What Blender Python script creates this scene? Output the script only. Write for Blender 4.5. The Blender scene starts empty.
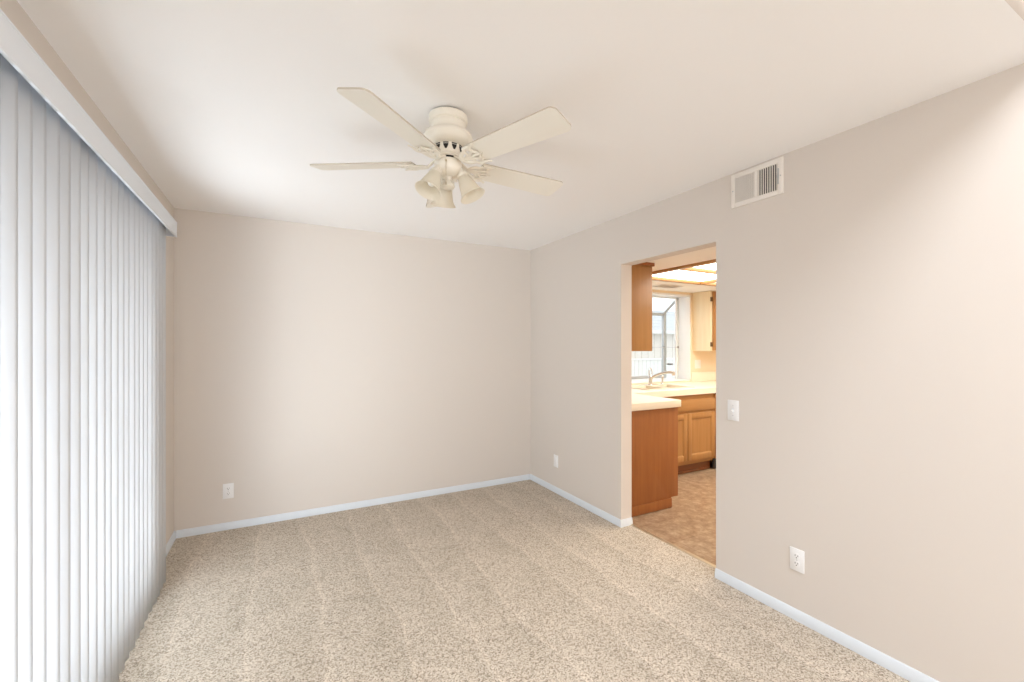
import bpy, bmesh, math, random
from mathutils import Vector, Matrix

random.seed(7)
SC = bpy.context.scene
COL = SC.collection
PI = math.pi
R = math.radians

# ------------------------------------------------------------------ camera
F_PX, W_PX = 436.6, 1024.0
cam_d = bpy.data.cameras.new('camera')
cam_d.sensor_width = 36.0
cam_d.lens = 36.0 * F_PX / W_PX
cam_d.shift_y = 5.0 / W_PX
cam_d.clip_start = 0.02
cam = bpy.data.objects.new('camera', cam_d)
cam.location = (0.0, 0.0, 1.42)
cam.rotation_euler = (R(90), 0, R(-28.09))
COL.objects.link(cam)
SC.camera = cam

# ------------------------------------------------------------------ view, world, daylight
SC.view_settings.view_transform = 'Standard'
SC.view_settings.look = 'None'
SC.view_settings.gamma = 1.0
SC.view_settings.use_curve_mapping = False
SC.view_settings.exposure = 0.12
SC.cycles.max_bounces = 14
SC.cycles.diffuse_bounces = 10
SC.cycles.transparent_max_bounces = 12
SC.cycles.sample_clamp_indirect = 8.0

world = bpy.data.worlds.new('sky')
SC.world = world
world.use_nodes = True
bg = world.node_tree.nodes['Background']
bg.inputs['Color'].default_value = (0.95, 0.98, 1.0, 1)
bg.inputs['Strength'].default_value = 1.6


def area(name, loc, rot, sx, sy, power, color=(1, 1, 1), spread=180):
    d = bpy.data.lights.new(name, 'AREA')
    d.shape = 'RECTANGLE'
    d.size, d.size_y = sx, sy
    d.energy = power
    d.color = color
    d.spread = R(spread)
    o = bpy.data.objects.new(name, d)
    o.location = loc
    o.rotation_euler = rot
    COL.objects.link(o)
    return o


# daylight outside the sliding glass door; the overhead and rear lamps are added
area('daylight_sliding_door', (-1.50, 2.15, 0.85), (0, R(-118), 0), 2.1, 2.3, 195, (0.95, 0.99, 1.06))
area('added_overhead_fill', (0.9, -1.05, 3.96), (0, 0, 0), 1.8, 1.6, 122, (0.95, 0.99, 1.06))  # added lamp, stands for flash bounced off the high ceiling
area('added_rear_fill', (0.9, -3.26, 1.55), (R(90), 0, 0), 2.6, 1.7, 36, (0.95, 0.99, 1.06))  # added fill from behind the camera for blinds, ceiling and upper wall

# ------------------------------------------------------------------ materials
def mat(name):
    m = bpy.data.materials.new(name)
    m.use_nodes = True
    nt = m.node_tree
    b = nt.nodes['Principled BSDF']
    return m, nt, b


def plain(name, col, rough=0.5, metal=0.0, spec=0.5, bump=None):
    m, nt, b = mat(name)
    b.inputs['Base Color'].default_value = (*col, 1)
    b.inputs['Roughness'].default_value = rough
    b.inputs['Metallic'].default_value = metal
    b.inputs['Specular IOR Level'].default_value = spec
    if bump:
        sc, st, dist = bump
        tc = nt.nodes.new('ShaderNodeTexCoord')
        n = nt.nodes.new('ShaderNodeTexNoise')
        n.inputs['Scale'].default_value = sc
        n.inputs['Detail'].default_value = 4
        nt.links.new(tc.outputs['Object'], n.inputs['Vector'])
        bp = nt.nodes.new('ShaderNodeBump')
        bp.inputs['Strength'].default_value = st
        bp.inputs['Distance'].default_value = dist
        nt.links.new(n.outputs['Fac'], bp.inputs['Height'])
        nt.links.new(bp.outputs['Normal'], b.inputs['Normal'])
    return m


def ramp(nt, fac, stops):
    r = nt.nodes.new('ShaderNodeValToRGB')
    e = r.color_ramp.elements
    while len(e) < len(stops):
        e.new(0.5)
    for i, (p, c) in enumerate(stops):
        e[i].position = p
        e[i].color = (*c, 1)
    nt.links.new(fac, r.inputs['Fac'])
    return r.outputs['Color']


def mapped_noise(nt, scale_vec, scale, detail=4, rough=0.6):
    tc = nt.nodes.new('ShaderNodeTexCoord')
    mp = nt.nodes.new('ShaderNodeMapping')
    mp.inputs['Scale'].default_value = scale_vec
    nt.links.new(tc.outputs['Object'], mp.inputs['Vector'])
    n = nt.nodes.new('ShaderNodeTexNoise')
    n.inputs['Scale'].default_value = scale
    n.inputs['Detail'].default_value = detail
    n.inputs['Roughness'].default_value = rough
    nt.links.new(mp.outputs['Vector'], n.inputs['Vector'])
    return n.outputs['Fac']


def wood(name, dark, light, grain=(28, 28, 1.6)):
    m, nt, b = mat(name)
    f = mapped_noise(nt, grain, 1.0, 6, 0.65)
    c = ramp(nt, f, [(0.3, dark), (0.7, light)])
    nt.links.new(c, b.inputs['Base Color'])
    b.inputs['Roughness'].default_value = 0.38
    return m


def carpet_material():
    m, nt, b = mat('beige_carpet')
    L = nt.links.new
    fine = mapped_noise(nt, (1, 1, 1), 210, 2, 0.7)
    vt = nt.nodes.new('ShaderNodeTexCoord')
    vo = nt.nodes.new('ShaderNodeTexVoronoi')
    vo.inputs['Scale'].default_value = 185
    L(vt.outputs['Object'], vo.inputs['Vector'])
    sp = nt.nodes.new('ShaderNodeSeparateColor')
    L(vo.outputs['Color'], sp.inputs[0])
    av = nt.nodes.new('ShaderNodeMix'); av.data_type = 'FLOAT'; av.inputs['Factor'].default_value = 0.36
    L(sp.outputs[0], av.inputs[2]); L(fine, av.inputs[3])
    tuft = ramp(nt, av.outputs[0], [(0.14, (0.19, 0.147, 0.106)), (0.42, (0.47, 0.400, 0.322)), (0.82, (0.67, 0.60, 0.505))])
    # vacuum tracks: the pile leans one way and then the other along bands
    tc = nt.nodes.new('ShaderNodeTexCoord')
    sep = nt.nodes.new('ShaderNodeSeparateXYZ')
    L(tc.outputs['Object'], sep.inputs['Vector'])
    wob = mapped_noise(nt, (1.2, 0.45, 1), 1.6, 2)
    ma = nt.nodes.new('ShaderNodeMath'); ma.operation = 'MULTIPLY_ADD'
    L(wob, ma.inputs[0]); ma.inputs[1].default_value = 0.30; L(sep.outputs['X'], ma.inputs[2])
    mm = nt.nodes.new('ShaderNodeMath'); mm.operation = 'MULTIPLY'
    L(ma.outputs[0], mm.inputs[0]); mm.inputs[1].default_value = 3.1
    fr = nt.nodes.new('ShaderNodeMath'); fr.operation = 'FRACT'
    L(mm.outputs[0], fr.inputs[0])
    band = ramp(nt, fr.outputs[0], [(0.0, (1.12, 1.12, 1.12)), (0.10, (1.02, 1.02, 1.02)), (0.88, (0.94, 0.94, 0.93)), (0.97, (0.98, 0.98, 0.98))])
    patch = mapped_noise(nt, (1, 1, 1), 3.0, 3, 0.6)
    pr = ramp(nt, patch, [(0.3, (0.93, 0.93, 0.92)), (0.7, (1.06, 1.06, 1.06))])
    m1 = nt.nodes.new('ShaderNodeMix'); m1.data_type = 'RGBA'; m1.blend_type = 'MULTIPLY'
    m1.inputs['Factor'].default_value = 1.0
    L(tuft, m1.inputs[6]); L(band, m1.inputs[7])
    m2 = nt.nodes.new('ShaderNodeMix'); m2.data_type = 'RGBA'; m2.blend_type = 'MULTIPLY'
    m2.inputs['Factor'].default_value = 1.0
    L(m1.outputs[2], m2.inputs[6]); L(pr, m2.inputs[7])
    L(m2.outputs[2], b.inputs['Base Color'])
    b.inputs['Roughness'].default_value = 1.0
    b.inputs['Specular IOR Level'].default_value = 0.05
    b.inputs['Sheen Weight'].default_value = 0.15
    bp = nt.nodes.new('ShaderNodeBump')
    bp.inputs['Strength'].default_value = 0.3
    bp.inputs['Distance'].default_value = 0.006
    L(fine, bp.inputs['Height'])
    L(bp.outputs['Normal'], b.inputs['Normal'])
    return m


def vinyl_material():
    m, nt, b = mat('stone_pattern_vinyl')
    L = nt.links.new
    f = mapped_noise(nt, (1, 1, 1), 13, 8, 0.75)
    c = ramp(nt, f, [(0.32, (0.22, 0.138, 0.082)), (0.5, (0.36, 0.255, 0.170)), (0.68, (0.53, 0.42, 0.305))])
    tc = nt.nodes.new('ShaderNodeTexCoord')
    br = nt.nodes.new('ShaderNodeTexBrick')
    br.offset = 0.0
    br.inputs['Scale'].default_value = 1.0
    br.inputs['Brick Width'].default_value = 0.32
    br.inputs['Row Height'].default_value = 0.32
    br.inputs['Mortar Size'].default_value = 0.005
    br.inputs['Color1'].default_value = (1, 1, 1, 1)
    br.inputs['Color2'].default_value = (0.93, 0.92, 0.9, 1)
    br.inputs['Mortar'].default_value = (0.82, 0.78, 0.74, 1)
    L(tc.outputs['Object'], br.inputs['Vector'])
    mx = nt.nodes.new('ShaderNodeMix'); mx.data_type = 'RGBA'; mx.blend_type = 'MULTIPLY'
    mx.inputs['Factor'].default_value = 1.0
    L(c, mx.inputs[6]); L(br.outputs['Color'], mx.inputs[7])
    L(mx.outputs[2], b.inputs['Base Color'])
    b.inputs['Roughness'].default_value = 0.28
    return m


def vane_material():
    m = bpy.data.materials.new('white_vinyl_vane')
    m.use_nodes = True
    nt = m.node_tree
    nt.nodes.clear()
    out = nt.nodes.new('ShaderNodeOutputMaterial')
    d = nt.nodes.new('ShaderNodeBsdfDiffuse'); d.inputs['Color'].default_value = (0.70, 0.715, 0.735, 1)
    t = nt.nodes.new('ShaderNodeBsdfTranslucent'); t.inputs['Color'].default_value = (0.75, 0.76, 0.77, 1)
    mx = nt.nodes.new('ShaderNodeMixShader'); mx.inputs[0].default_value = 0.27
    nt.links.new(d.outputs[0], mx.inputs[1]); nt.links.new(t.outputs[0], mx.inputs[2])
    nt.links.new(mx.outputs[0], out.inputs['Surface'])
    return m


def glass_material():
    m = bpy.data.materials.new('window_glass')
    m.use_nodes = True
    nt = m.node_tree
    nt.nodes.clear()
    out = nt.nodes.new('ShaderNodeOutputMaterial')
    t = nt.nodes.new('ShaderNodeBsdfTransparent'); t.inputs['Color'].default_value = (0.95, 0.97, 0.97, 1)
    g = nt.nodes.new('ShaderNodeBsdfGlossy'); g.inputs['Roughness'].default_value = 0.02
    fr = nt.nodes.new('ShaderNodeLayerWeight'); fr.inputs['Blend'].default_value = 0.06
    mx = nt.nodes.new('ShaderNodeMixShader')
    nt.links.new(fr.outputs['Facing'], mx.inputs[0])
    nt.links.new(t.outputs[0], mx.inputs[1]); nt.links.new(g.outputs[0], mx.inputs[2])
    nt.links.new(mx.outputs[0], out.inputs['Surface'])
    return m


def shade_glass_material():
    m = bpy.data.materials.new('frosted_ivory_glass')
    m.use_nodes = True
    nt = m.node_tree
    b = nt.nodes['Principled BSDF']
    b.inputs['Base Color'].default_value = (0.88, 0.84, 0.75, 1)
    b.inputs['Roughness'].default_value = 0.25
    out = nt.nodes['Material Output']
    t = nt.nodes.new('ShaderNodeBsdfTranslucent'); t.inputs['Color'].default_value = (0.93, 0.90, 0.82, 1)
    mx = nt.nodes.new('ShaderNodeMixShader'); mx.inputs[0].default_value = 0.5
    nt.links.new(b.outputs[0], mx.inputs[1]); nt.links.new(t.outputs[0], mx.inputs[2])
    nt.links.new(mx.outputs[0], out.inputs['Surface'])
    return m


def emit_material(name, col, s):
    m, nt, b = mat(name)
    b.inputs['Base Color'].default_value = (0.9, 0.9, 0.88, 1)
    b.inputs['Emission Color'].default_value = (*col, 1)
    b.inputs['Emission Strength'].default_value = s
    return m


M = {
    'wall': plain('beige_wall_paint', (0.675, 0.625, 0.575), 0.85, spec=0.2, bump=(140, 0.10, 0.002)),
    'wall_kitchen': plain('warm_lit_kitchen_wall', (0.84, 0.72, 0.55), 0.7, spec=0.3),  # same beige as the dining walls, warm kitchen light put into the colour
    'ceiling': plain('white_ceiling_paint', (0.89, 0.885, 0.88), 0.9, spec=0.1, bump=(90, 0.12, 0.002)),
    'ceiling_kitchen': plain('cream_soffit_paint', (0.88, 0.85, 0.80), 0.8, spec=0.2),
    'trim': plain('white_trim_paint', (0.67, 0.72, 0.77), 0.4),
    'carpet': carpet_material(),
    'vinyl': vinyl_material(),
    'vane': vane_material(),
    'valance': plain('white_valance_vinyl', (0.73, 0.775, 0.83), 0.45),
    'clip': plain('grey_carrier_plastic', (0.22, 0.22, 0.22), 0.5),
    'glass': glass_material(),
    'white_frame': plain('white_window_vinyl', (0.86, 0.87, 0.88), 0.4),
    'grey_frame': plain('grey_aluminium', (0.50, 0.51, 0.52), 0.4, 0.3),
    'fan': plain('cream_fan_enamel', (0.80, 0.755, 0.66), 0.35),
    'blade': plain('cream_fan_blade', (0.83, 0.80, 0.72), 0.45, bump=(40, 0.03, 0.001)),
    'blade_edge': plain('taupe_blade_edge', (0.50, 0.44, 0.36), 0.6),
    'dark': plain('opening_shade', (0.025, 0.02, 0.018), 0.9),  # near-black that stands for the shade in gaps, vents and duct
    'shade': shade_glass_material(),
    'bulb': plain('white_bulb_glass', (0.85, 0.83, 0.78), 0.3),
    'brass': plain('pale_brass_chain', (0.60, 0.52, 0.38), 0.35, 0.8),
    'plate': plain('white_cover_plate', (0.83, 0.83, 0.83), 0.35),
    'slot': plain('dark_slot', (0.06, 0.055, 0.05), 0.7),
    'vent': plain('offwhite_vent_enamel', (0.80, 0.76, 0.71), 0.45),
    'oak_dark': wood('orange_maple_panel', (0.265, 0.088, 0.022), (0.34, 0.125, 0.033)),
    'oak': wood('honey_maple_front', (0.36, 0.175, 0.056), (0.43, 0.225, 0.08)),
    'oak_x': wood('honey_maple_rail', (0.36, 0.175, 0.056), (0.43, 0.225, 0.08), (1.6, 28, 28)),
    'toe': wood('dark_toe_kick', (0.14, 0.045, 0.015), (0.19, 0.065, 0.024), (1.6, 28, 28)),
    'cream_side': wood('pale_maple_side', (0.80, 0.66, 0.44), (0.86, 0.74, 0.53)),
    'counter': plain('cream_laminate', (0.85, 0.78, 0.66), 0.35),
    'sink': plain('ivory_sink', (0.80, 0.74, 0.62), 0.25),
    'chrome': plain('chrome', (0.70, 0.69, 0.68), 0.14, 1.0),
    'black': plain('black_plastic', (0.02, 0.02, 0.022), 0.4),
    'panel_light': emit_material('lit_acrylic_panel', (1.0, 0.94, 0.83), 5.6),
    'concrete': plain('pale_concrete', (0.70, 0.69, 0.66), 0.9),
    'fence': plain('whitewashed_boards', (0.82, 0.82, 0.82), 0.8),
    'shed_wall': plain('beige_board_siding', (0.80, 0.75, 0.70), 0.9),
    'shed_roof': plain('grey_shingle_roof', (0.60, 0.61, 0.63), 0.9),
    'hinge': plain('bronze_hinge', (0.16, 0.10, 0.05), 0.4, 0.6),
}

# ------------------------------------------------------------------ mesh helpers
def top(o):
    while o.parent is not None:
        o = o.parent
    return o


class MB:
    def __init__(self):
        self.bm = bmesh.new()

    def _absorb(self, t, mi=0):
        for f in t.faces:
            f.material_index = mi
        me = bpy.data.meshes.new('tmp')
        t.to_mesh(me)
        t.free()
        self.bm.from_mesh(me)
        bpy.data.meshes.remove(me)

    def box(self, x0, x1, y0, y1, z0, z1, bev=0.0, mi=0, mtx=None, seg=2):
        t = bmesh.new()
        bmesh.ops.create_cube(t, size=1.0)
        for v in t.verts:
            v.co = Vector((x0 + (v.co.x + .5) * (x1 - x0), y0 + (v.co.y + .5) * (y1 - y0), z0 + (v.co.z + .5) * (z1 - z0)))
        if bev > 0:
            bmesh.ops.bevel(t, geom=t.edges[:], offset=bev, segments=seg, affect='EDGES', profile=0.5)
        if mtx is not None:
            bmesh.ops.transform(t, matrix=mtx, verts=t.verts[:])
        self._absorb(t, mi)
        return self

    def lathe(self, prof, seg=48, mi=0, mtx=None, cap0=True, cap1=True):
        """prof: list of (r, z)"""
        t = bmesh.new()
        rings = []
        for r, z in prof:
            if r < 1e-6:
                rings.append([t.verts.new((0, 0, z))])
            else:
                rings.append([t.verts.new((r * math.cos(2 * PI * i / seg), r * math.sin(2 * PI * i / seg), z)) for i in range(seg)])
        for a, b in zip(rings, rings[1:]):
            for i in range(seg):
                j = (i + 1) % seg
                if len(a) == 1 and len(b) == 1:
                    continue
                if len(a) == 1:
                    t.faces.new((a[0], b[j], b[i]))
                elif len(b) == 1:
                    t.faces.new((a[i], a[j], b[0]))
                else:
                    t.faces.new((a[i], a[j], b[j], b[i]))
        if cap0 and len(rings[0]) > 1:
            t.faces.new(rings[0][::-1])
        if cap1 and len(rings[-1]) > 1:
            t.faces.new(rings[-1])
        bmesh.ops.recalc_face_normals(t, faces=t.faces[:])
        if mtx is not None:
            bmesh.ops.transform(t, matrix=mtx, verts=t.verts[:])
        self._absorb(t, mi)
        return self

    def tube(self, pts, rad, seg=10, mi=0, flat=1.0, mtx=None):
        """rad: number or list per point; flat: squash along the tube's own up axis"""
        t = bmesh.new()
        pts = [Vector(p) for p in pts]
        n = len(pts)
        rads = rad if isinstance(rad, (list, tuple)) else [rad] * n
        rings = []
        up0 = Vector((0, 0, 1))
        for i, p in enumerate(pts):
            d = (pts[min(i + 1, n - 1)] - pts[max(i - 1, 0)]).normalized()
            up = up0 if abs(d.dot(up0)) < 0.95 else Vector((0, 1, 0))
            s = d.cross(up).normalized()
            u = s.cross(d).normalized()
            rings.append([t.verts.new(p + s * (rads[i] * math.cos(2 * PI * k / seg)) + u * (rads[i] * flat * math.sin(2 * PI * k / seg))) for k in range(seg)])
        for a, b in zip(rings, rings[1:]):
            for k in range(seg):
                t.faces.new((a[k], a[(k + 1) % seg], b[(k + 1) % seg], b[k]))
        t.faces.new(rings[0][::-1]); t.faces.new(rings[-1])
        bmesh.ops.recalc_face_normals(t, faces=t.faces[:])
        if mtx is not None:
            bmesh.ops.transform(t, matrix=mtx, verts=t.verts[:])
        self._absorb(t, mi)
        return self

    def prism(self, poly, d0, d1, axis='z', mi=0, bev=0.0, mtx=None):
        """poly: 2-D points; extruded from d0 to d1. axis x: (y,z), y: (x,z), z: (x,y)"""
        t = bmesh.new()
        def P(a, b, d):
            return {'x': (d, a, b), 'y': (a, d, b), 'z': (a, b, d)}[axis]
        lo = [t.verts.new(P(a, b, d0)) for a, b in poly]
        hi = [t.verts.new(P(a, b, d1)) for a, b in poly]
        n = len(poly)
        t.faces.new(lo); t.faces.new(hi[::-1])
        for i in range(n):
            j = (i + 1) % n
            t.faces.new((lo[i], hi[i], hi[j], lo[j]))
        bmesh.ops.recalc_face_normals(t, faces=t.faces[:])
        if bev > 0:
            es = [e for e in t.edges if e.is_manifold and e.calc_face_angle(0) > 0.8]
            bmesh.ops.bevel(t, geom=es, offset=bev, segments=2, affect='EDGES', profile=0.5)
        if mtx is not None:
            bmesh.ops.transform(t, matrix=mtx, verts=t.verts[:])
        self._absorb(t, mi)
        return self

    def sphere(self, c, r, mi=0, sx=1, sy=1, sz=1, u=16, v=10):
        t = bmesh.new()
        bmesh.ops.create_uvsphere(t, u_segments=u, v_segments=v, radius=r)
        for w in t.verts:
            w.co = Vector((c[0] + w.co.x * sx, c[1] + w.co.y * sy, c[2] + w.co.z * sz))
        self._absorb(t, mi)
        return self

    def build(self, name, mats, parent=None, local=False, smooth=38):
        me = bpy.data.meshes.new(name)
        if parent is not None and not local:
            off = top(parent).location
            for v in self.bm.verts:
                v.co -= off
        self.bm.to_mesh(me)
        self.bm.free()
        for m in (mats if isinstance(mats, (list, tuple)) else [mats]):
            me.materials.append(M[m])
        if smooth:
            for p in me.polygons:
                p.use_smooth = True
            me.set_sharp_from_angle(angle=R(smooth))
        o = bpy.data.objects.new(name, me)
        COL.objects.link(o)
        if parent is not None:
            o.parent = parent
        return o


def thing(name, label, cat, loc, group=None):
    o = bpy.data.objects.new(name, None)
    o.empty_display_size = 0.05
    o.location = loc
    COL.objects.link(o)
    o['label'] = label
    o['category'] = cat
    if group:
        o['group'] = group
    return o


def structure(mb, name, mats, label=None, cat=None, parent=None, smooth=38):
    o = mb.build(name, mats, parent, smooth=smooth)
    if parent is None:
        o['kind'] = 'structure'
        if label:
            o['label'] = label
        if cat:
            o['category'] = cat
    return o


def B(*a, **k):
    return MB().box(*a, **k)


# ------------------------------------------------------------------ room shell
XL, XR, XK = -0.683, 2.370, 2.480     # left wall, right wall, its kitchen face
YB, YF = 4.020, 0.418                 # back wall, edge of the low ceiling
HC, HL = 2.440, 3.900                 # dining ceiling, living-room ceiling
YN = -3.20                            # living-room rear wall
D0, D1, DH = 1.777, 2.622, 2.062      # doorway to the kitchen
KX, KY = 5.90, 0.60                   # kitchen far right, near wall
WX0, WX1, WZ0, WZ1 = 3.20, 4.84, 0.960, 2.100   # garden window opening
SY0, SY1, SZ = 0.70, 3.10, 2.100      # sliding door opening

floor = structure(B(XL - .12, XK, YN - .12, YB, -0.12, 0.0), 'floor', 'carpet',
                  'beige speckled cut pile carpet with faint vacuum tracks', 'floor')
kfloor = structure(B(XK, KX + .1, KY - .1, YB, -0.12, -0.004), 'floor_kitchen', 'vinyl',
                   'tan stone pattern vinyl floor of the kitchen', 'floor')
structure(B(XL - .12, XK, YB, YB + .12, -0.12, HC + .1), 'wall_back', 'wall',
          'plain beige back wall facing the camera', 'wall')
w = MB()
w.box(XR, XK, YF + .12, D0, -.12, HC + .1); w.box(XR, XK, YN, YF + .12, -.12, HL); w.box(XR, XK, D1, YB, -.12, HC + .1)
w.box(XR, XK, D0, D1, DH, HC + .1)
structure(w, 'wall_right', 'wall', 'beige right wall with the kitchen doorway and air vent', 'wall')
w = MB()
w.box(XL - .12, XL, YN, YF + .12, -.12, HL); w.box(XL - .12, XL, YF + .12, SY0, -.12, HC + .1); w.box(XL - .12, XL, SY1, YB, -.12, HC + .1)
w.box(XL - .12, XL, SY0, SY1, SZ, HC + .1); w.box(XL - .12, XL, SY0, SY1, -.12, 0.0)
structure(w, 'wall_left', 'wall', 'beige left wall around the blind covered glass door', 'wall')
structure(B(XL, XR, YF + .034, YB, HC, HC + .1), 'ceiling', 'ceiling', 'smooth white ceiling above the fan', 'ceiling')
# riser from the low ceiling up to the higher living-room ceiling, with a rounded lower edge
nose = [(YF + .12, HC + .1), (YF + .034, HC + .1), (YF + .034, HC)] + [(YF + .034 - .034 * math.sin(a), HC + .034 - .034 * math.cos(a)) for a in [R(k * 15) for k in range(1, 7)]] + [(YF, HL), (YF + .12, HL)]
structure(MB().prism(nose, XL, XR, 'x'), 'wall_riser', 'wall', 'pale wall rising from the edge of the low ceiling at the top corner', 'wall')
w = MB()   # living-room ceiling with an opening added for the overhead lamp
sx0, sx1, sy0, sy1 = 0.0, 1.8, -1.85, -0.25
w.box(XL, sx0, YN, YF, HL, HL + .1); w.box(sx1, XR, YN, YF, HL, HL + .1)
w.box(sx0, sx1, YN, sy0, HL, HL + .1); w.box(sx0, sx1, sy1, YF, HL, HL + .1)
structure(w, 'ceiling_living_room', 'ceiling')
w = MB()
rx0, rx1, rz0, rz1 = -0.4, 2.2, 0.70, 2.40     # opening added in the unseen rear wall for the fill lamp
w.box(XL - .12, rx0, YN - .12, YN, -.12, HL); w.box(rx1, XK, YN - .12, YN, -.12, HL)
w.box(rx0, rx1, YN - .12, YN, -.12, rz0); w.box(rx0, rx1, YN - .12, YN, rz1, HL)
structure(w, 'wall_rear', 'wall')

# kitchen shell
w = MB()
w.box(XK, WX0, YB, YB + .12, -.12, 2.45); w.box(WX1, KX + .1, YB, YB + .12, -.12, 2.45)
w.box(WX0, WX1, YB, YB + .12, -.12, WZ0); w.box(WX0, WX1, YB, YB + .12, WZ1, 2.45)
structure(w, 'wall_kitchen_back', 'wall_kitchen', 'beige kitchen wall, warm light put into its colour, around the garden window', 'wall')
structure(B(KX, KX + .1, KY, YB, -.12, 2.45), 'wall_kitchen_right', 'wall_kitchen')
structure(B(XK, KX + .1, KY - .1, KY, -.12, 2.45), 'wall_kitchen_front', 'wall_kitchen')
LX = [3.17, 4.17, 5.17]
LY = [1.09, 1.65, 2.21, 2.77, 3.33]
KH = 2.13
w = MB()   # lowered kitchen soffit around the luminous ceiling
w.box(XK, LX[0], KY, YB, KH, 2.35); w.box(LX[-1], KX, KY, YB, KH, 2.35)
w.box(LX[0], LX[-1], KY, LY[0], KH, 2.35); w.box(LX[0], LX[-1], LY[-1], YB, KH, 2.35)
w.box(LX[0], LX[-1], LY[0], LY[-1], 2.35, 2.45)
structure(w, 'ceiling_kitchen', 'ceiling_kitchen', 'cream kitchen soffit around the lit ceiling panels', 'ceiling')

# baseboards
def base_profile(h=.055, t=.013):
    return [(0, 0), (t, 0), (t, h * .62), (t * .72, h * .74), (t * .6, h * .93), (t * .3, h), (0, h)]

def baseboard(name, runs, label):
    """runs: (axis the board runs along, wall coordinate, direction into the room, a0, a1)"""
    mb = MB()
    for ax, c, s, a0, a1 in runs:
        pr = [(c + s * p, z) for p, z in base_profile()]
        mb.prism(pr, a0, a1, 'y' if ax == 'y' else 'x')
    return structure(mb, name, 'trim', label, 'baseboard')

baseboard('baseboard_back', [('x', YB, -1, XL + .013, XR - .013)], 'white baseboard along the back wall')
baseboard('baseboard_left', [('y', XL, 1, SY1 + .04, YB)], 'short white baseboard on the left wall behind the blinds')
baseboard('baseboard_right', [('y', XR, -1, D1, YB), ('x', D1, -1, XR - .013, XK)], 'white baseboard on the right wall between back corner and doorway')
baseboard('trim_1', [('y', XR, -1, YN, D0 + .0)], 'white baseboard on the right wall nearer than the doorway')
structure(MB().prism([(XK - .022, 0), (XK + .014, -.004), (XK + .010, .003), (XK - .004, .006), (XK - .018, .004)], D0, D1, 'y'),
          'trim_2', 'brass', 'thin metal strip where carpet meets vinyl in the doorway', 'threshold')

# sliding glass door behind the blinds
x0, x1 = XL - .095, XL - .03
wf = MB()
wf.box(x0, x1, SY0, SY0 + .05, 0, SZ, .004); wf.box(x0, x1, SY1 - .05, SY1, 0, SZ, .004)
wf.box(x0, x1, SY0 + .05, SY1 - .05, SZ - .05, SZ, .004); wf.box(x0, x1, SY0 + .05, SY1 - .05, 0, .04, .004)
win = structure(wf, 'window_1', 'white_frame', 'sliding glass door hidden behind the vertical blinds', 'window')
ym = (SY0 + SY1) / 2
for y0, y1, xa in ((SY0 + .05, ym + .03, x0 + .004), (ym - .03, SY1 - .05, x0 + .034)):
    s = MB()
    s.box(xa, xa + .028, y0, y0 + .06, .04, SZ - .05, .003); s.box(xa, xa + .028, y1 - .06, y1, .04, SZ - .05, .003)
    s.box(xa, xa + .028, y0 + .06, y1 - .06, .04, .12, .003); s.box(xa, xa + .028, y0 + .06, y1 - .06, SZ - .11, SZ - .05, .003)
    so = s.build('sash', 'white_frame', win)
    B(xa + .012, xa + .017, y0 + .05, y1 - .05, .11, SZ - .10).build('glass_pane', 'glass', so)

# ------------------------------------------------------------------ vertical blinds
BX = -0.6195
blind = thing('vertical_blind', 'white vertical blinds with a plain valance covering the left wall', 'blinds', (BX, 2.2, 2.2))
vz0, vz1, vx = 2.113, 2.203, -0.572
VY0, VY1 = 0.66, 3.455
mb = MB()
mb.box(vx - .008, vx, VY0, VY1, vz0, vz1, .0025)
mb.box(vx - .0085, vx + .003, VY0, VY1, vz0 - .003, vz0 + .004, .0025)
mb.box(vx - .010, vx + .002, VY0, VY1, vz1 - .004, vz1 + .002, .002)
mb.box(XL, vx - .004, VY1 - .008, VY1, vz0, vz1, .002)
mb.box(XL, vx - .004, VY0, VY0 + .008, vz0, vz1, .002)
mb.build('valance', 'valance', blind)
B(XL + .02, XL + .084, VY0 + .02, VY1 - .02, 2.204, 2.232, .003).build('head_rail', 'white_frame', blind)
for yb in (VY0 + .2, 2.2, VY1 - .24):
    B(XL, XL + .02, yb, yb + .04, 2.195, 2.24).build('mounting_bracket', 'white_frame', blind)


def vane_mesh(ang, twist):
    """curved vinyl vane hanging from z=2.19 to the carpet, near edge turned into the room"""
    t = bmesh.new()
    n = 8
    w_, bow, th = .089, .007, .0009
    zs = [0.012, .5, 1.0, 1.5, 2.190]
    def ring(z, k):
        f = z / 2.190
        a = ang + twist * (1 - f)
        row = []
        for i in range(n + 1):
            u = (i / n - .5)
            yy, xx = u * w_, bow * (1 - (2 * u) ** 2) + k
            row.append(t.verts.new((xx * math.cos(a) - yy * math.sin(a), xx * math.sin(a) + yy * math.cos(a), z)))
        return row
    A = [ring(z, 0) for z in zs]
    for a, b in zip(A, A[1:]):
        for i in range(n):
            t.faces.new((a[i], a[i + 1], b[i + 1], b[i]))
    return t


ny = 31
pitch = (3.236 - 0.84) / (ny - 1)
for i in range(ny):
    y = 0.84 + i * pitch
    mb = MB()
    mb._absorb(vane_mesh(R(-34 + random.uniform(-4, 4)), R(random.uniform(-2, 2))))
    for v in mb.bm.verts:
        v.co += Vector((BX, y, 0))
    v = mb.build('vane', 'vane', blind, smooth=60)
    sol = v.modifiers.new('thickness', 'SOLIDIFY'); sol.thickness = .0008; sol.offset = 0
    B(BX - .004, BX + .004, y - .006, y + .006, 2.183, 2.206, .001).build('carrier_clip', 'clip', v)

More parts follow.
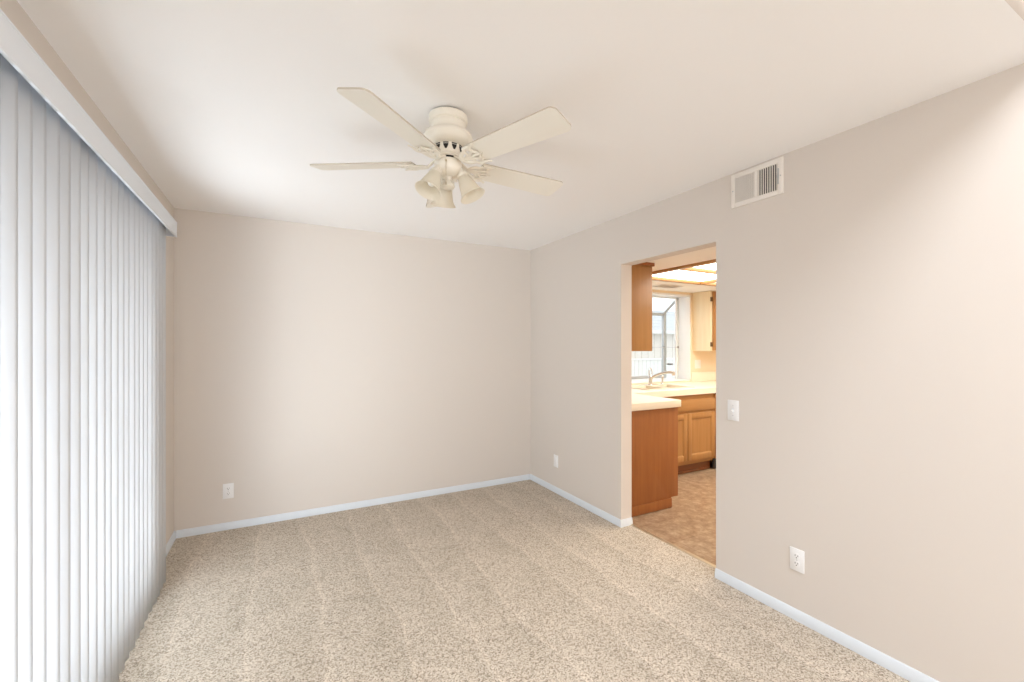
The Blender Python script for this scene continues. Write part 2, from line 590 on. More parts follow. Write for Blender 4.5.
# ------------------------------------------------------------------ ceiling fan
FX, FY = 0.659, 1.834
CAMROT = -28.09
fan = thing('ceiling_fan', 'cream five blade ceiling fan with three frosted bell lamp shades', 'ceiling fan', (FX, FY, HC))
AX = Matrix.Translation((FX, FY, 0))
MB().lathe([(.0, 2.44), (.070, 2.44), (.070, 2.430), (.0, 2.430)], 48, mtx=AX).build('canopy_gap_shade', 'dark', fan)  # neck coloured dark to paint the shade in the gap above the canopy
MB().lathe([(.0, 2.432), (.0825, 2.432), (.085, 2.429), (.085, 2.408), (.0835, 2.403), (.079, 2.4005), (.0785, 2.3985), (.0800, 2.3965), (.0800, 2.3925), (.0770, 2.390), (.0745, 2.386), (.0740, 2.372), (.0760, 2.364), (.0760, 2.360), (.0, 2.360)], 64, mtx=AX).build('canopy', 'fan', fan)
MB().lathe([(.0, 2.362), (.078, 2.362), (.0795, 2.3595), (.090, 2.357), (.101, 2.350), (.1065, 2.341), (.1085, 2.334), (.1085, 2.328), (.1055, 2.324), (.1035, 2.3165), (.096, 2.306), (.084, 2.299), (.069, 2.295), (.0, 2.295)], 64, mtx=AX).build('motor_housing', 'fan', fan)
mb = MB().lathe([(.0, 2.297), (.0645, 2.297), (.065, 2.289), (.0635, 2.260), (.061, 2.256), (.057, 2.253), (.0, 2.253)], 66, mtx=AX)
for k in range(11):
    a = 2 * PI * (k + .38) / 11
    tr = AX @ Matrix.Rotation(a, 4, 'Z')
    mb.prism([(-.0115, 2.2925), (.0115, 2.2925), (.0115, 2.2885), (-.0115, 2.2885)], .0610, .0662, 'x', 1, mtx=tr)
    mb.prism([(-.0112, 2.2860), (.0112, 2.2860), (.0098, 2.279), (.0035, 2.2655), (-.0035, 2.2655), (-.0098, 2.279)], .0605, .0657, 'x', 1, mtx=tr)
mb.build('vented_collar', ['fan', 'dark'], fan)
MB().lathe([(.0, 2.254), (.061, 2.254), (.0635, 2.2515), (.0635, 2.2475), (.059, 2.244), (.0, 2.244)], 48, mtx=AX).build('flywheel', 'fan', fan)
MB().lathe([(.0, 2.245), (.048, 2.245), (.048, 2.232), (.0, 2.232)], 40, mtx=AX).build('motor_gap_shade', 'dark', fan)  # dark colour paints the shade between flywheel and light kit


def rounded_blade(r0, r1, w0, w1, rc):
    """blade outline with rounded tip corners"""
    pts = [(r0, -w0 / 2), (r0 + .02, -w0 / 2 - .003)]
    for k in range(0, 7):
        a = -PI / 2 + k * PI / 12
        pts.append((r1 - rc + rc * math.cos(a), -(w1 / 2 - rc) + rc * math.sin(a)))
    for k in range(0, 7):
        a = k * PI / 12
        pts.append((r1 - rc + rc * math.cos(a), (w1 / 2 - rc) + rc * math.sin(a)))
    pts += [(r0 + .02, w0 / 2 + .003), (r0, w0 / 2)]
    return pts


def curve(p0, p1, p2, p3, n=10):
    out = []
    for i in range(n + 1):
        t = i / n
        out.append(Vector(p0) * (1 - t) ** 3 + 3 * Vector(p1) * t * (1 - t) ** 2 + 3 * Vector(p2) * t * t * (1 - t) + Vector(p3) * t ** 3)
    return out


BZ = 2.226 - HC
PITCH = R(-13)
for k, ang in enumerate([-111.9 + 72 * q for q in range(5)]):
    mb = MB().prism(rounded_blade(.150, .607, .108, .136, .028), -.003, .003, 'z')
    bl = mb.build('blade', ['blade', 'blade_edge'], fan, local=True)
    for p in bl.data.polygons:
        if abs(p.normal.z) < .5:
            p.material_index = 1
    bl.location = (0, 0, BZ)
    bl.rotation_euler = (PITCH, 0, R(ang + CAMROT))
    # cast scroll bracket under the blade root, with its own holes and curls
    z = -.0125
    br = MB()
    br.tube([(.050, 0, .014), (.068, 0, .006), (.092, 0, -.012), (.120, 0, z)], [.017, .013, .011, .012], 12, flat=.45)
    for s in (-1, 1):
        br.tube(curve((.095, s * .004, -.013), (.118, s * .050, z), (.142, s * .020, z), (.150, s * .052, z)), [0.0101, 0.0108, 0.0108, 0.0101, 0.0095, 0.0092, 0.0088, 0.0081, 0.0078, 0.0074, 0.0074], 10, flat=.5)
        br.tube(curve((.150, s * .052, z), (.165, s * .062, z), (.185, s * .044, z), (.205, s * .060, z)), [0.0078, 0.0081, 0.0088, 0.0084, 0.0081, 0.0078, 0.0074, 0.0068, 0.0065, 0.0061, 0.0054], 10, flat=.5)
        br.sphere((.206, s * .060, z), .0062, sz=.55)
        br.tube(curve((.120, s * .006, z), (.150, s * .012, z), (.150, s * .038, z), (.128, s * .034, z)), .0062, 8, flat=.6)
        br.tube(curve((.138, 0, z), (.160, s * .026, z), (.182, s * .028, z), (.192, s * .008, z)), .0064, 8, flat=.6)
        br.lathe([(0, -.0035), (.0055, -.0025), (.0055, .003), (0, .003)], 14, mtx=Matrix.Translation((.176, s * .040, z - .001)))
    br.tube([(.115, 0, z), (.150, 0, z), (.190, 0, z), (.212, 0, z)], [.010, .006, .006, .0035], 10, flat=.5)
    br.lathe([(0, -.0035), (.0055, -.0025), (.0055, .003), (0, .003)], 14, mtx=Matrix.Translation((.160, 0, z - .001)))
    for s in (-1, 1):
        br.tube([(.150, s * .052, z), (.166, s * .044, z), (.176, s * .040, z)], .0045, 8, flat=.6)
        br.tube([(.176, s * .040, z), (.184, s * .022, z), (.188, s * .012, z)], .004, 8, flat=.6)
    for q in ((.160, 0), (.176, .040), (.176, -.040)):      # bosses that carry the blade
        br.lathe([(.0, z), (.007, z), (.007, -.003), (.0, -.003)], 14, mtx=Matrix.Translation((q[0], q[1], 0)))
    br.build('blade_bracket', 'fan', bl, local=True)

# light kit
kit = MB()
kit.lathe([(.0, 2.236), (.040, 2.236), (.055, 2.233), (.0605, 2.226), (.061, 2.205), (.0595, 2.190), (.052, 2.180), (.042, 2.172), (.030, 2.166), (.0, 2.166)], 48, mtx=AX)
kit_o = kit.build('light_kit', 'fan', fan)
MB().lathe([(.0, 2.168), (.020, 2.168), (.016, 2.158), (.015, 2.150), (.018, 2.146), (.019, 2.140), (.025, 2.136), (.029, 2.129), (.029, 2.120), (.024, 2.115), (.010, 2.112), (.0, 2.112)], 36, mtx=AX).build('finial', 'fan', kit_o)
for ang in (110.0, 230.0, 350.0):
    a = R(ang + CAMROT)
    d = Vector((math.cos(a), math.sin(a), 0))
    c0 = Vector((FX, FY, 0))
    p = lambda r, zz: c0 + d * r + Vector((0, 0, zz))
    n0, n1 = p(.062, 2.176), p(.117, 2.066)
    axis = (n1 - n0).normalized()
    mt = Matrix.Translation(n0) @ axis.to_track_quat('Z', 'Y').to_matrix().to_4x4()
    arm = MB().tube([p(.035, 2.196), p(.048, 2.198), p(.057, 2.190), n0 + axis * .004], [.013, .013, .014, .016], 14)
    arm.lathe([(.0, -.006), (.016, -.006), (.024, .002), (.026, .008), (.026, .016), (.023, .018), (.0, .018)], 28, mtx=mt)
    for q in range(3):
        arm.tube([(.024, 0, .011), (.034, 0, .011)], .0022, 8, mtx=mt @ Matrix.Rotation(q * 2 * PI / 3 + .5, 4, 'Z'))
    so = arm.build('socket_arm', 'fan', kit_o)
    prof = [(.0225, .010), (.0255, .018), (.0290, .030), (.0335, .045), (.0380, .062), (.0410, .078), (.0440, .090), (.0490, .101), (.0560, .110), (.0585, .114)]
    outer = prof + [(r - .0022, zz) for r, zz in reversed(prof)]
    MB().lathe(outer, 40, mtx=mt, cap0=False, cap1=False).build('lamp_shade', 'shade', kit_o, smooth=60)
    MB().lathe([(.0, .016), (.011, .018), (.012, .030), (.018, .044), (.022, .058), (.020, .070), (.012, .080), (.0, .083)], 24, mtx=mt).build('bulb', 'bulb', so)
# pull chain of small beads on the camera side of the light kit
a = R(-90 + CAMROT)
cx, cy = FX + .0625 * math.cos(a), FY + .0625 * math.sin(a)
pc = MB()
pc.lathe([(.0, -.004), (.0045, -.004), (.0045, .004), (.0, .004)], 14, mtx=Matrix.Translation((cx, cy, 2.214)))
for k in range(24):
    pc.sphere((cx, cy, 2.208 - k * .0036), .0016, u=8, v=6)
pc.lathe([(.0, 2.108), (.0035, 2.112), (.003, 2.122), (.0, 2.124)], 12, mtx=Matrix.Translation((cx, cy, 0)))
pc.build('pull_chain', 'brass', kit_o)

# ------------------------------------------------------------------ air vent high on the right wall
vy0, vy1, vzA, vzB = 1.367, 1.668, 2.232, 2.427
vent = thing('air_vent', 'off-white two bank air vent high on the right wall under the ceiling', 'air vent', (XR, (vy0 + vy1) / 2, vzA))
xo = XR - .012
fr = MB()
fr.box(xo, XR, vy0, vy0 + .028, vzA, vzB, .002); fr.box(xo, XR, vy1 - .026, vy1, vzA, vzB, .002)
fr.box(xo, XR, vy0 + .028, vy1 - .026, vzA, vzA + .026, .002); fr.box(xo, XR, vy0 + .028, vy1 - .026, vzB - .026, vzB, .002)
ymid = (vy0 + vy1) / 2 - .002
fr.box(xo + .001, XR, ymid - .008, ymid + .008, vzA + .026, vzB - .026)
fr.build('frame', 'vent', vent)
B(XR - .0015, XR - .0003, vy0 + .01, vy1 - .01, vzA + .01, vzB - .01).build('duct_backing', 'dark', vent)  # dark sheet in place of the shaded duct behind the louvers
n = 9
def louver_bank(y0, y1, ang):
    m_ = MB()
    for k in range(n):
        yc = y0 + (k + .5) * (y1 - y0) / n
        mt = Matrix.Translation((XR - .0065, yc, 0)) @ Matrix.Rotation(ang, 4, 'Z')
        m_.box(-.0055, .0055, -.0011, .0011, vzA + .025, vzB - .025, mtx=mt)
    return m_
louver_bank(ymid + .008, vy1 - .026, R(-30)).build('louver_bank', 'vent', vent)
louver_bank(vy0 + .028, ymid - .008, R(52)).build('louver_bank', 'vent', vent)
B(xo - .010, xo, vy0 + .022, vy0 + .026, vzA + .085, vzA + .105, .001).box(xo - .0015, xo + .001, vy0 + .020, vy0 + .029, vzA + .055, vzB - .055, .0005).build('damper_lever', 'grey_frame', vent)
for yy in (vy0 + .012, vy1 - .012):
    MB().sphere((xo, yy, (vzA + vzB) / 2), .0042, sx=.4).build('screw', 'grey_frame', vent)

# ------------------------------------------------------------------ wall plates
def wall_matrix(pos, facing):
    """local +x across the plate, +z up, -y out of the wall"""
    rot = {'-y': 0.0, '-x': R(-90)}[facing]
    return Matrix.Translation(pos) @ Matrix.Rotation(rot, 4, 'Z')

def plate_box(mb, mt, x0, x1, y0, y1, z0, z1, bev=0, mi=0):
    mb.box(x0, x1, y0, y1, z0, z1, bev, mi, mtx=mt)
    return mb

def outlet(pos, facing, label, group=None):
    mt = wall_matrix(pos, facing)
    t = thing('electrical_outlet', label, 'outlet', pos, group)
    plate_box(MB(), mt, -.036, .036, -.006, 0, -.058, .058, .0025).build('cover_plate', 'plate', t)
    for zc in (-.0195, .0195):
        f = MB()
        pts = []
        for k in range(24):
            a_ = 2 * PI * k / 24
            pts.append((max(-.0145, min(.0145, .0172 * math.cos(a_))), zc + .0150 * math.sin(a_)))
        f.prism(pts, -.0082, -.005, 'y', mtx=mt)
        for xx, hh in ((-.0064, .0044), (.0064, .0036)):
            f.box(xx - .0013, xx + .0013, -.0086, -.0080, zc + .0015 - hh + .002, zc + .0015 + hh + .002, 0, 1, mtx=mt)
        f.lathe([(0, 0), (.0028, 0), (.0028, .0006), (0, .0006)], 12, 1, mtx=mt @ Matrix.Translation((0, -.0081, zc - .0072)) @ Matrix.Rotation(R(90), 4, 'X'))
        f.build('receptacle', ['plate', 'slot'], t)
    MB().lathe([(0, 0), (.003, 0), (.002, .0012), (0, .0015)], 12, mtx=mt @ Matrix.Translation((0, -.006, 0)) @ Matrix.Rotation(R(90), 4, 'X')).build('screw', 'grey_frame', t)
    return t

outlet((-.346, YB, .297), '-y', 'white duplex outlet low on the back wall near the blinds')
outlet((XR, 1.300, .312), '-x', 'white duplex outlet low on the right wall, nearer than the doorway')
# blank-looking jack plate by the far corner
jp = (XR, 3.533, .306)
mt = wall_matrix(jp, '-x')
jack = thing('wall_jack_plate', 'small white wall plate between the back corner and the doorway', 'wall plate', jp)
plate_box(MB(), mt, -.036, .036, -.006, 0, -.058, .058, .0025).build('cover_plate', 'plate', jack)
plate_box(MB(), mt, -.017, .017, -.0085, -.004, -.034, .034, .001).build('insert', 'plate', jack)
for zc in (-.047, .047):
    MB().lathe([(0, 0), (.003, 0), (.002, .0012), (0, .0015)], 12, mtx=mt @ Matrix.Translation((0, -.006, zc)) @ Matrix.Rotation(R(90), 4, 'X')).build('screw', 'plate', jack)
# toggle switch beside the doorway
sp = (XR, 1.660, 1.040)
mt = wall_matrix(sp, '-x')
sw = thing('light_switch', 'white single toggle light switch beside the kitchen doorway', 'light switch', sp)
plate_box(MB(), mt, -.036, .036, -.006, 0, -.060, .060, .0025).build('cover_plate', 'plate', sw)
plate_box(MB(), mt, -.0055, .0055, -.0072, -.004, -.0125, .0125, .0008).build('toggle_slot', 'valance', sw)
plate_box(MB(), mt @ Matrix.Translation((0, -.006, 0)) @ Matrix.Rotation(R(25), 4, 'X'), -.004, .004, -.012, .002, -.0045, .0045, .001).build('toggle', 'plate', sw)
for zc in (-.030, .030):
    MB().lathe([(0, 0), (.003, 0), (.002, .0012), (0, .0015)], 12, mtx=mt @ Matrix.Translation((0, -.006, zc)) @ Matrix.Rotation(R(90), 4, 'X')).build('screw', 'grey_frame', sw)

# ------------------------------------------------------------------ kitchen: luminous ceiling
lum = thing('ceiling_light_grid', 'lit translucent ceiling panels in a honey wood grid over the kitchen', 'ceiling light', (4.17, 2.21, KH))
g = MB()
for i, x in enumerate(LX):
    hw = .026 if i in (0, 2) else .016
    g.box(x - hw, x + hw, LY[0] - .026, LY[-1] + .026, KH - .022, KH + .012, .003)
for i, y in enumerate(LY):
    hw = .026 if i in (0, 4) else .016
    g.box(LX[0] - .026, LX[-1] + .026, y - hw, y + hw, KH - .020, KH + .012, .003)
g.build('wood_grid', 'oak_x', lum)
for xa, xb in zip(LX, LX[1:]):
    for ya, yb in zip(LY, LY[1:]):
        B(xa + .012, xb - .012, ya + .012, yb - .012, KH + .012, KH + .018).build('diffuser_panel', 'panel_light', lum)
# vent set in the soffit over the sink
kv = thing('ceiling_vent', 'small pale vent in the kitchen soffit above the sink window', 'air vent', (4.05, 3.70, KH))
m_ = MB()
m_.box(3.88, 4.22, 3.60, 3.62, KH - .008, KH, .001); m_.box(3.88, 4.22, 3.78, 3.80, KH - .008, KH, .001)
m_.box(3.88, 3.90, 3.62, 3.78, KH - .008, KH, .001); m_.box(4.20, 4.22, 3.62, 3.78, KH - .008, KH, .001)
m_.build('frame', 'vent', kv)
m_ = MB()
for k in range(8):
    mt = Matrix.Translation((0, 3.63 + k * .02, KH - .005)) @ Matrix.Rotation(R(35), 4, 'X')
    m_.box(3.90, 4.20, -.008, .008, -.0008, .0008, mtx=mt)
m_.build('louver_bank', 'vent', kv)
B(3.895, 4.205, 3.615, 3.785, KH - .0015, KH - .0003).build('duct_backing', 'grey_frame', kv)

# ------------------------------------------------------------------ kitchen cabinets
CZ = .943          # counter top height
PX1, PY0 = 3.136, 2.735
cab = thing('base_cabinet', 'orange wood base cabinet end just inside the kitchen doorway', 'cabinet', (2.80, PY0, 0))
c_ = MB()
c_.prism([(XK + .004, .0), (PX1 - .085, .0), (PX1 - .085, .088), (PX1, .088), (PX1, CZ - .062), (XK + .004, CZ - .062)], PY0, YB - .70, 'y', bev=.0015)
c_.build('carcass', 'oak_dark', cab)
B(XK + .004, PX1 - .085, PY0 - .008, PY0, 0, .082, .002).build('base_strip', 'oak_dark', cab)
for y0, y1 in ((PY0 + .02, 3.00), (3.02, 3.27)):
    d_ = MB()
    d_.box(PX1, PX1 + .019, y0, y0 + .05, .13, .86, .002); d_.box(PX1, PX1 + .019, y1 - .05, y1, .13, .86, .002)
    d_.box(PX1, PX1 + .019, y0 + .05, y1 - .05, .13, .18, .002); d_.box(PX1, PX1 + .019, y0 + .05, y1 - .05, .81, .86, .002)
    d_.box(PX1, PX1 + .009, y0 + .045, y1 - .045, .17, .82)
    d_.build('door', 'oak', cab)

SYF = 3.350        # sink cabinet front
sc_ = thing('sink_cabinet', 'honey wood sink cabinet with two panelled doors under the window', 'cabinet', (3.80, SYF, 0))
k_ = MB().box(3.142, 4.430, SYF, SYF + .02, .125, CZ - .062)          # face frame
k_.box(4.410, 4.430, SYF + .02, YB - .004, .10, CZ - .062); k_.box(2.50, 2.52, SYF + .02, YB - .004, .10, CZ - .062)
k_.box(2.52, 4.410, SYF + .02, YB - .004, .10, .12); k_.box(2.52, 4.410, YB - .016, YB - .004, .12, CZ - .062)
k_.build('carcass', 'oak_x', sc_)
B(3.16, 4.430, SYF + .055, SYF + .08, 0, .125).build('toe_kick', 'toe', sc_)
B(3.16, 3.99 + .415, SYF + .035, SYF + .055, .0, .022, .004).build('shoe_molding', 'toe', sc_)

def panel_door(x0, x1, z0, z1, y, st=.058):
    d_ = MB()
    d_.box(x0, x0 + st, y - .019, y, z0, z1, .003); d_.box(x1 - st, x1, y - .019, y, z0, z1, .003)
    d_.box(x0 + st, x1 - st, y - .019, y, z0, z0 + st, .003); d_.box(x0 + st, x1 - st, y - .019, y, z1 - st, z1, .003)
    d_.box(x0 + st - .004, x1 - st + .004, y - .008, y, z0 + st - .004, z1 - st + .004)
    for s in (0, 1):   # sloped bead around the recess
        xx = x0 + st if s == 0 else x1 - st
        dx = .012 if s == 0 else -.012
        d_.prism([(xx, y - .017), (xx + dx, y - .008), (xx, y - .008)], z0 + st, z1 - st, 'z')
        zz = z0 + st if s == 0 else z1 - st
        dz = .012 if s == 0 else -.012
        d_.prism([(y - .017, zz), (y - .008, zz + dz), (y - .008, zz)], x0 + st, x1 - st, 'x')
    return d_
for x0, x1 in ((3.560, 3.972), (3.980, 4.426)):
    panel_door(x0, x1, .152, .672, SYF).build('door', 'oak', sc_)
fd = MB().box(3.560, 4.426, SYF - .019, SYF, .700, .826, .004)
fd.build('false_drawer_front', 'oak_x', sc_)

# black kick plate of the appliance right of the sink cabinet
dw = thing('dishwasher', 'wood fronted dishwasher with a black kick plate beside the sink cabinet', 'dishwasher', (4.72, SYF, 0))
B(4.450, 5.02, SYF + .03, YB - .01, .10, CZ - .066, .002).build('body', 'black', dw)
B(4.433, 5.015, SYF - .019, SYF + .03, .125, CZ - .075, .004).build('door', 'oak', dw)
B(4.432, 5.02, SYF + .005, SYF + .03, .004, .120, .003).build('kick_plate', 'black', dw)
MB().tube([(4.52, SYF - .05, .78), (4.92, SYF - .05, .78)], .009).tube([(4.55, SYF - .05, .78), (4.55, SYF - .02, .78)], .006).tube([(4.89, SYF - .05, .78), (4.89, SYF - .02, .78)], .006).build('handle', 'chrome', dw)

rb = thing('base_cabinet', 'honey wood base cabinet under the far right end of the sink counter', 'cabinet', (5.34, SYF, 0))
B(5.04, 5.64, SYF, YB - .004, .125, CZ - .064, .001).build('carcass', 'oak_x', rb)
B(5.04, 5.64, SYF + .055, SYF + .08, 0, .125).build('toe_kick', 'toe', rb)
panel_door(5.06, 5.62, .152, .672, SYF).build('door', 'oak', rb)
B(5.06, 5.62, SYF - .019, SYF, .700, .826, .004).build('drawer_front', 'oak_x', rb)

# countertop, L shaped, with a hole for the sink
SX0, SX1, SKY0, SKY1 = 3.50, 4.21, 3.43, 3.90
ct = thing('countertop', 'cream laminate L shaped countertop around the kitchen sink', 'countertop', (3.2, 3.6, CZ))
c_ = MB()
zt0 = CZ - .062
FYE = SYF - .035
c_.prism([(XK + .002, PY0 - .030), (PX1 + .006, PY0 - .030), (PX1 + .014, PY0 - .022), (PX1 + .014, FYE), (XK + .002, FYE)], zt0, CZ, 'z', bev=.006)
c_.box(XK + .002, SX0 + .02, FYE - .004, YB - .001, zt0, CZ); c_.box(SX1 - .02, 5.66, FYE, YB - .001, zt0, CZ)
c_.box(SX0 + .02, SX1 - .02, FYE, SKY0 + .02, zt0, CZ); c_.box(SX0 + .02, SX1 - .02, SKY1 - .02, YB - .001, zt0, CZ)
c_.build('slab', 'counter', ct)
B(WX1 + .010, 5.66, YB - .022, YB - .001, CZ, CZ + .125, .004).build('backsplash', 'counter', ct)
B(XK + .022, WX0 - .010, YB - .022, YB - .001, CZ, CZ + .125, .004).build('backsplash', 'counter', ct)
B(XK + .001, XK + .020, PY0, YB - .001, CZ, CZ + .125, .004).build('backsplash', 'counter', ct)

# double bowl sink
sk = thing('kitchen_sink', 'ivory double bowl drop-in sink below the garden window', 'sink', ((SX0 + SX1) / 2, (SKY0 + SKY1) / 2, CZ))
s = MB()
rim = .028
xm = (SX0 + SX1) / 2
s.box(SX0, SX1, SKY0, SKY0 + rim, CZ, CZ + .010, .004); s.box(SX0, SX1, SKY1 - .085, SKY1, CZ, CZ + .010, .004)
s.box(SX0, SX0 + rim, SKY0 + rim, SKY1 - .085, CZ, CZ + .010, .004); s.box(SX1 - rim, SX1, SKY0 + rim, SKY1 - .085, CZ, CZ + .010, .004)
s.box(xm - .02, xm + .02, SKY0 + rim, SKY1 - .085, CZ, CZ + .008, .003)
s.build('rim', 'sink', sk)
for xa, xb in ((SX0 + rim, xm - .018), (xm + .018, SX1 - rim)):
    b_ = MB()
    ya, yb, zb = SKY0 + rim, SKY1 - .085, CZ - .17
    for q in ((xa - .004, xa, ya, yb), (xb, xb + .004, ya, yb), (xa, xb, ya - .004, ya), (xa, xb, yb, yb + .004)):
        b_.box(*q, zb, CZ + .004)
    b_.box(xa, xb, ya, yb, zb - .004, zb)
    bo = b_.build('bowl', 'sink', sk)
    MB().lathe([(0, .0), (.042, .0), (.045, .003), (.030, .002), (0, .001)], 24, mtx=Matrix.Translation(((xa + xb) / 2, (ya + yb) / 2, zb))).build('drain', 'chrome', bo)

# faucet
fx, fy, fz = 3.95, 3.857, CZ + .010
fc = thing('kitchen_faucet', 'chrome single lever kitchen faucet with a looped handle behind the sink', 'faucet', (fx, fy, fz))
m_ = MB()
m_.box(fx - .085, fx + .10, fy - .024, fy + .024, fz, fz + .008, .003)
m_.lathe([(0, 0), (.030, 0), (.028, .006), (.022, .012), (.021, .05), (.024, .075), (.026, .095), (.022, .105), (0, .105)], 28, mtx=Matrix.Translation((fx, fy, fz)))
m_.build('body', 'chrome', fc)
m_ = MB().tube(curve((fx, fy, fz + .075), (fx + .03, fy - .05, fz + .12), (fx + .10, fy - .12, fz + .165), (fx + .165, fy - .205, fz + .155)), [.019, .018, .017, .016, .0155, .015, .015, .015, .016, .017, .018], 14)
m_.tube([(fx + .160, fy - .198, fz + .160), (fx + .163, fy - .202, fz + .130), (fx + .163, fy - .203, fz + .118)], [.019, .019, .016], 14)
m_.build('spout', 'chrome', fc)
loop = [(fx + .004 + .026 * math.sin(t_) + .0, fy + .004, fz + .150 - .046 * math.cos(t_)) for t_ in [R(10 + k * 20) for k in range(18)]]
MB().tube([(fx, fy, fz + .10)] + loop, .0065, 10).build('lever', 'chrome', fc)
m_ = MB().lathe([(0, 0), (.020, 0), (.018, .010), (.012, .016), (.011, .055), (.015, .075), (.016, .095), (.010, .104), (0, .105)], 20, mtx=Matrix.Translation((4.150, fy, fz)))
m_.build('side_sprayer', 'chrome', fc)

# upper cabinet left of the view, end panel towards the doorway
uc = thing('wall_cabinet', 'orange wood wall cabinet hung left in the kitchen doorway view', 'cabinet', (2.65, 2.74, 1.377))
B(XK + .002, 2.815, 2.728, YB - .02, 1.377, KH - .001, .0015).build('carcass', 'oak', uc)
B(XK + .002, 2.832, 2.716, 2.730, KH - .030, KH - .001, .003).box(2.815, 2.832, 2.728, YB - .02, KH - .030, KH - .001, .003).build('crown_molding', 'oak_dark', uc)
for y0, y1 in ((2.76, 3.16), (3.18, 3.58), (3.60, 3.98)):
    B(2.815, 2.831, y0, y1, 1.39, KH - .045, .003).build('door', 'oak', uc)
# wall cabinet right of the window: pale side, hinged door seen edge-on
rc = thing('wall_cabinet', 'pale sided wall cabinet with hinged door right of the kitchen window', 'cabinet', (5.15, 4.0, 1.355))
B(4.880, 5.60, 3.735, YB - .002, 1.355, KH - .001, .0015).build('carcass', 'cream_side', rc)
d_ = B(4.905, 5.24, 3.712, 3.733, 1.365, KH - .012, .003).build('door', 'oak', rc)
for zc in (1.44, 2.02):
    B(4.876, 4.912, 3.722, 3.742, zc - .028, zc + .028, .002).build('hinge', 'hinge', d_)
B(5.25, 5.585, 3.712, 3.733, 1.365, KH - .012, .003).build('door', 'oak', rc)
# double plate under that cabinet
op = (4.985, YB, 1.175)
mt = wall_matrix(op, '-y')
ko = thing('electrical_outlet', 'pale double plate outlet on the kitchen wall right of the window', 'outlet', op)
plate_box(MB(), mt, -.056, .056, -.006, 0, -.058, .058, .0025).build('cover_plate', 'plate', ko)
for xx in (-.024, .024):
    plate_box(MB(), mt, xx - .016, xx + .016, -.0085, -.004, -.034, .034, .001).build('receptacle', 'plate', ko)

# ------------------------------------------------------------------ garden window over the sink
GY, GZ1, GZ2, GYW = 4.470, 1.876, 2.075, 4.20
g = MB()
# white reveal and wall frame
g.box(WX1 - .012, WX1, YB - .006, GYW + .01, WZ0 + .012, WZ1 - .02, .002); g.box(WX0, WX0 + .012, YB - .006, GYW + .01, WZ0 + .012, WZ1 - .02, .002)
g.box(WX0, WX1, YB - .006, GYW + .01, WZ1 - .02, WZ1, .002)
g.box(WX0, WX1, YB - .006, GY, WZ0, WZ0 + .012, .003)
win2 = structure(g, 'window_2', 'white_frame', 'white garden window projecting outward above the kitchen sink', 'window')
p_ = MB()
for x in (WX0 + .0, WX1 - .045):
    p_.box(x, x + .045, GY - .045, GY, WZ0 + .012, GZ1 + .01, .003)
    p_.tube([(x + .022, GY - .02, GZ1), (x + .022, GYW, GZ2)], .022, 4)
p_.box(WX0 + .045, WX1 - .045, GY - .043, GY - .002, GZ1 - .03, GZ1 + .008, .003); p_.box(WX0 + .045, WX1 - .045, GY - .043, GY - .002, WZ0 + .012, WZ0 + .05, .003)
p_.box((WX0 + WX1) / 2 - .02, (WX0 + WX1) / 2 + .02, GY - .040, GY - .004, WZ0 + .05, GZ1 - .03, .003)
p_.build('projecting_frame', 'grey_frame', win2)
h_ = MB()
for x in (WX0, WX1 - .045):
    h_.box(x, x + .045, GYW + .012, GYW + .04, WZ0 + .012, GZ2 + .02, .003)
h_.box(WX0 + .045, WX1 - .045, GYW + .012, GYW + .04, GZ2 - .01, GZ2 + .018, .003)
h_.build('wall_frame', 'white_frame', win2)
q_ = MB()
q_.box(WX0, WX1, GY - .024, GY - .019, WZ0, GZ1)
for x in (WX0 + .02, WX1 - .024):
    q_.prism([(GYW, WZ0), (GY - .02, WZ0), (GY - .02, GZ1), (GYW, GZ2)], x, x + .005, 'x')
q_.prism([(GY - .01, GZ1 + .004), (GYW, GZ2 + .004), (GYW, GZ2 + .009), (GY - .01, GZ1 + .009)], WX0, WX1, 'x')
q_.build('glass_pane', 'glass', win2)
B(WX0 + .05, WX1 - .05, 4.16, GY - .05, 1.398, 1.405, .001).build('glass_shelf', 'grey_frame', win2)
k_ = MB()
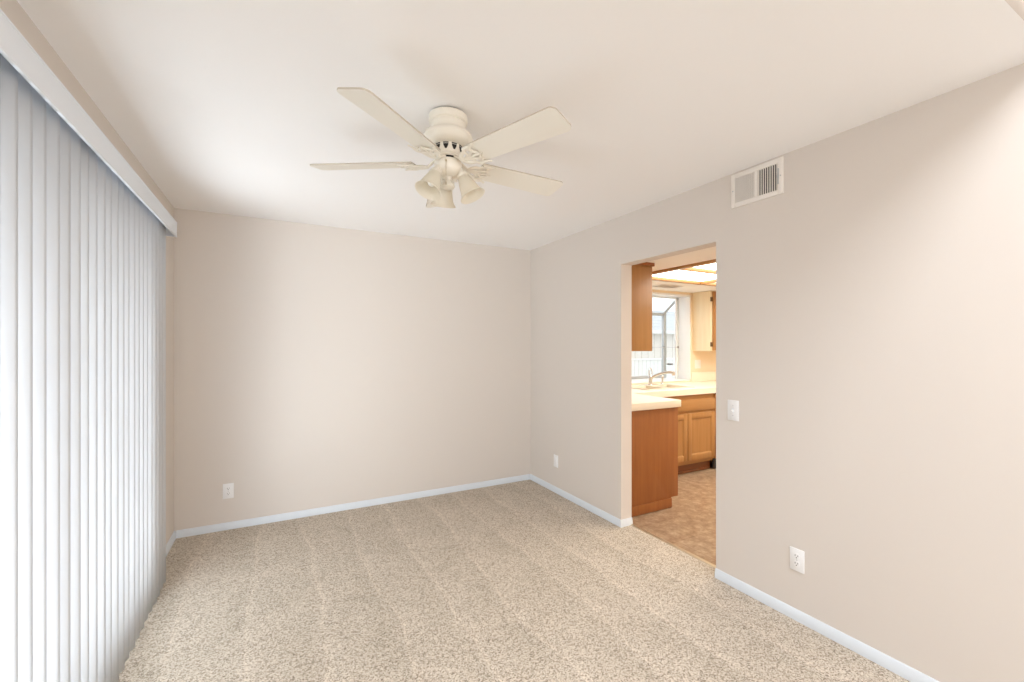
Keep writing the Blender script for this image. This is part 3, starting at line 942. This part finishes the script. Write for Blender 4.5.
for x in (WX0 + .05, (WX0 + WX1) / 2, WX1 - .06):
    k_.box(x - .01, x + .012, GY - .065, GY - .045, 1.392, 1.415, .002); k_.box(x - .01, x + .012, 4.16, 4.18, 1.392, 1.415, .002)
k_.build('shelf_clip', 'clip', win2)
MB().box(WX1 - .06, WX1 - .03, 4.28, 4.36, 1.155, 1.180, .003).tube([(WX1 - .05, 4.30, 1.17), (WX1 - .09, 4.31, 1.18), (WX1 - .11, 4.32, 1.17)], .006, 8).build('crank_handle', 'clip', win2)

# ------------------------------------------------------------------ outdoors beyond the garden window
gr = structure(B(1.5, 22, YB + .13, 22, -.25, -.15), 'ground', 'concrete', 'pale concrete yard outside the kitchen window', 'ground')
fe = thing('board_fence', 'whitewashed board fence outside the kitchen window', 'fence', (6.0, 6.55, -.15))
f_ = MB()
k = 0
x = 3.6
while x < 9.4:
    f_.box(x, x + .098, 6.55, 6.57, -.15, 1.13, .003)
    x += .107
f_.build('boards', 'fence', fe)
B(3.5, 9.5, 6.53, 6.60, 1.13, 1.165, .004).build('cap_rail', 'fence', fe)
B(3.5, 9.5, 6.572, 6.61, .25, .33).box(3.5, 9.5, 6.572, 6.61, .85, .93).build('back_rail', 'fence', fe)
sh = thing('shed', 'pale board sided shed with a low grey roof beyond the fence', 'shed', (12.5, 12.5, -.15))
w_ = MB().box(8.0, 17.5, 12.0, 15.0, -.15, 1.95)
x = 8.0
while x < 17.4:
    w_.box(x, x + .05, 11.975, 12.0, -.15, 1.95)
    x += .32
w_.build('wall', 'shed_wall', sh)
r_ = MB()
for k in range(6):
    y0 = 11.7 + k * .32
    z0 = 1.95 + k * .15
    r_.prism([(y0, z0), (y0 + .36, z0 + .17), (y0 + .36, z0 + .21), (y0, z0 + .05)], 7.7, 17.8, 'x')
r_.prism([(13.6, 2.85), (15.3, 1.95), (15.3, 2.0), (13.6, 2.92)], 7.7, 17.8, 'x')
r_.build('roof', 'shed_roof', sh)
B(7.7, 17.8, 11.66, 11.70, 1.88, 2.0).build('fascia', 'fence', sh)
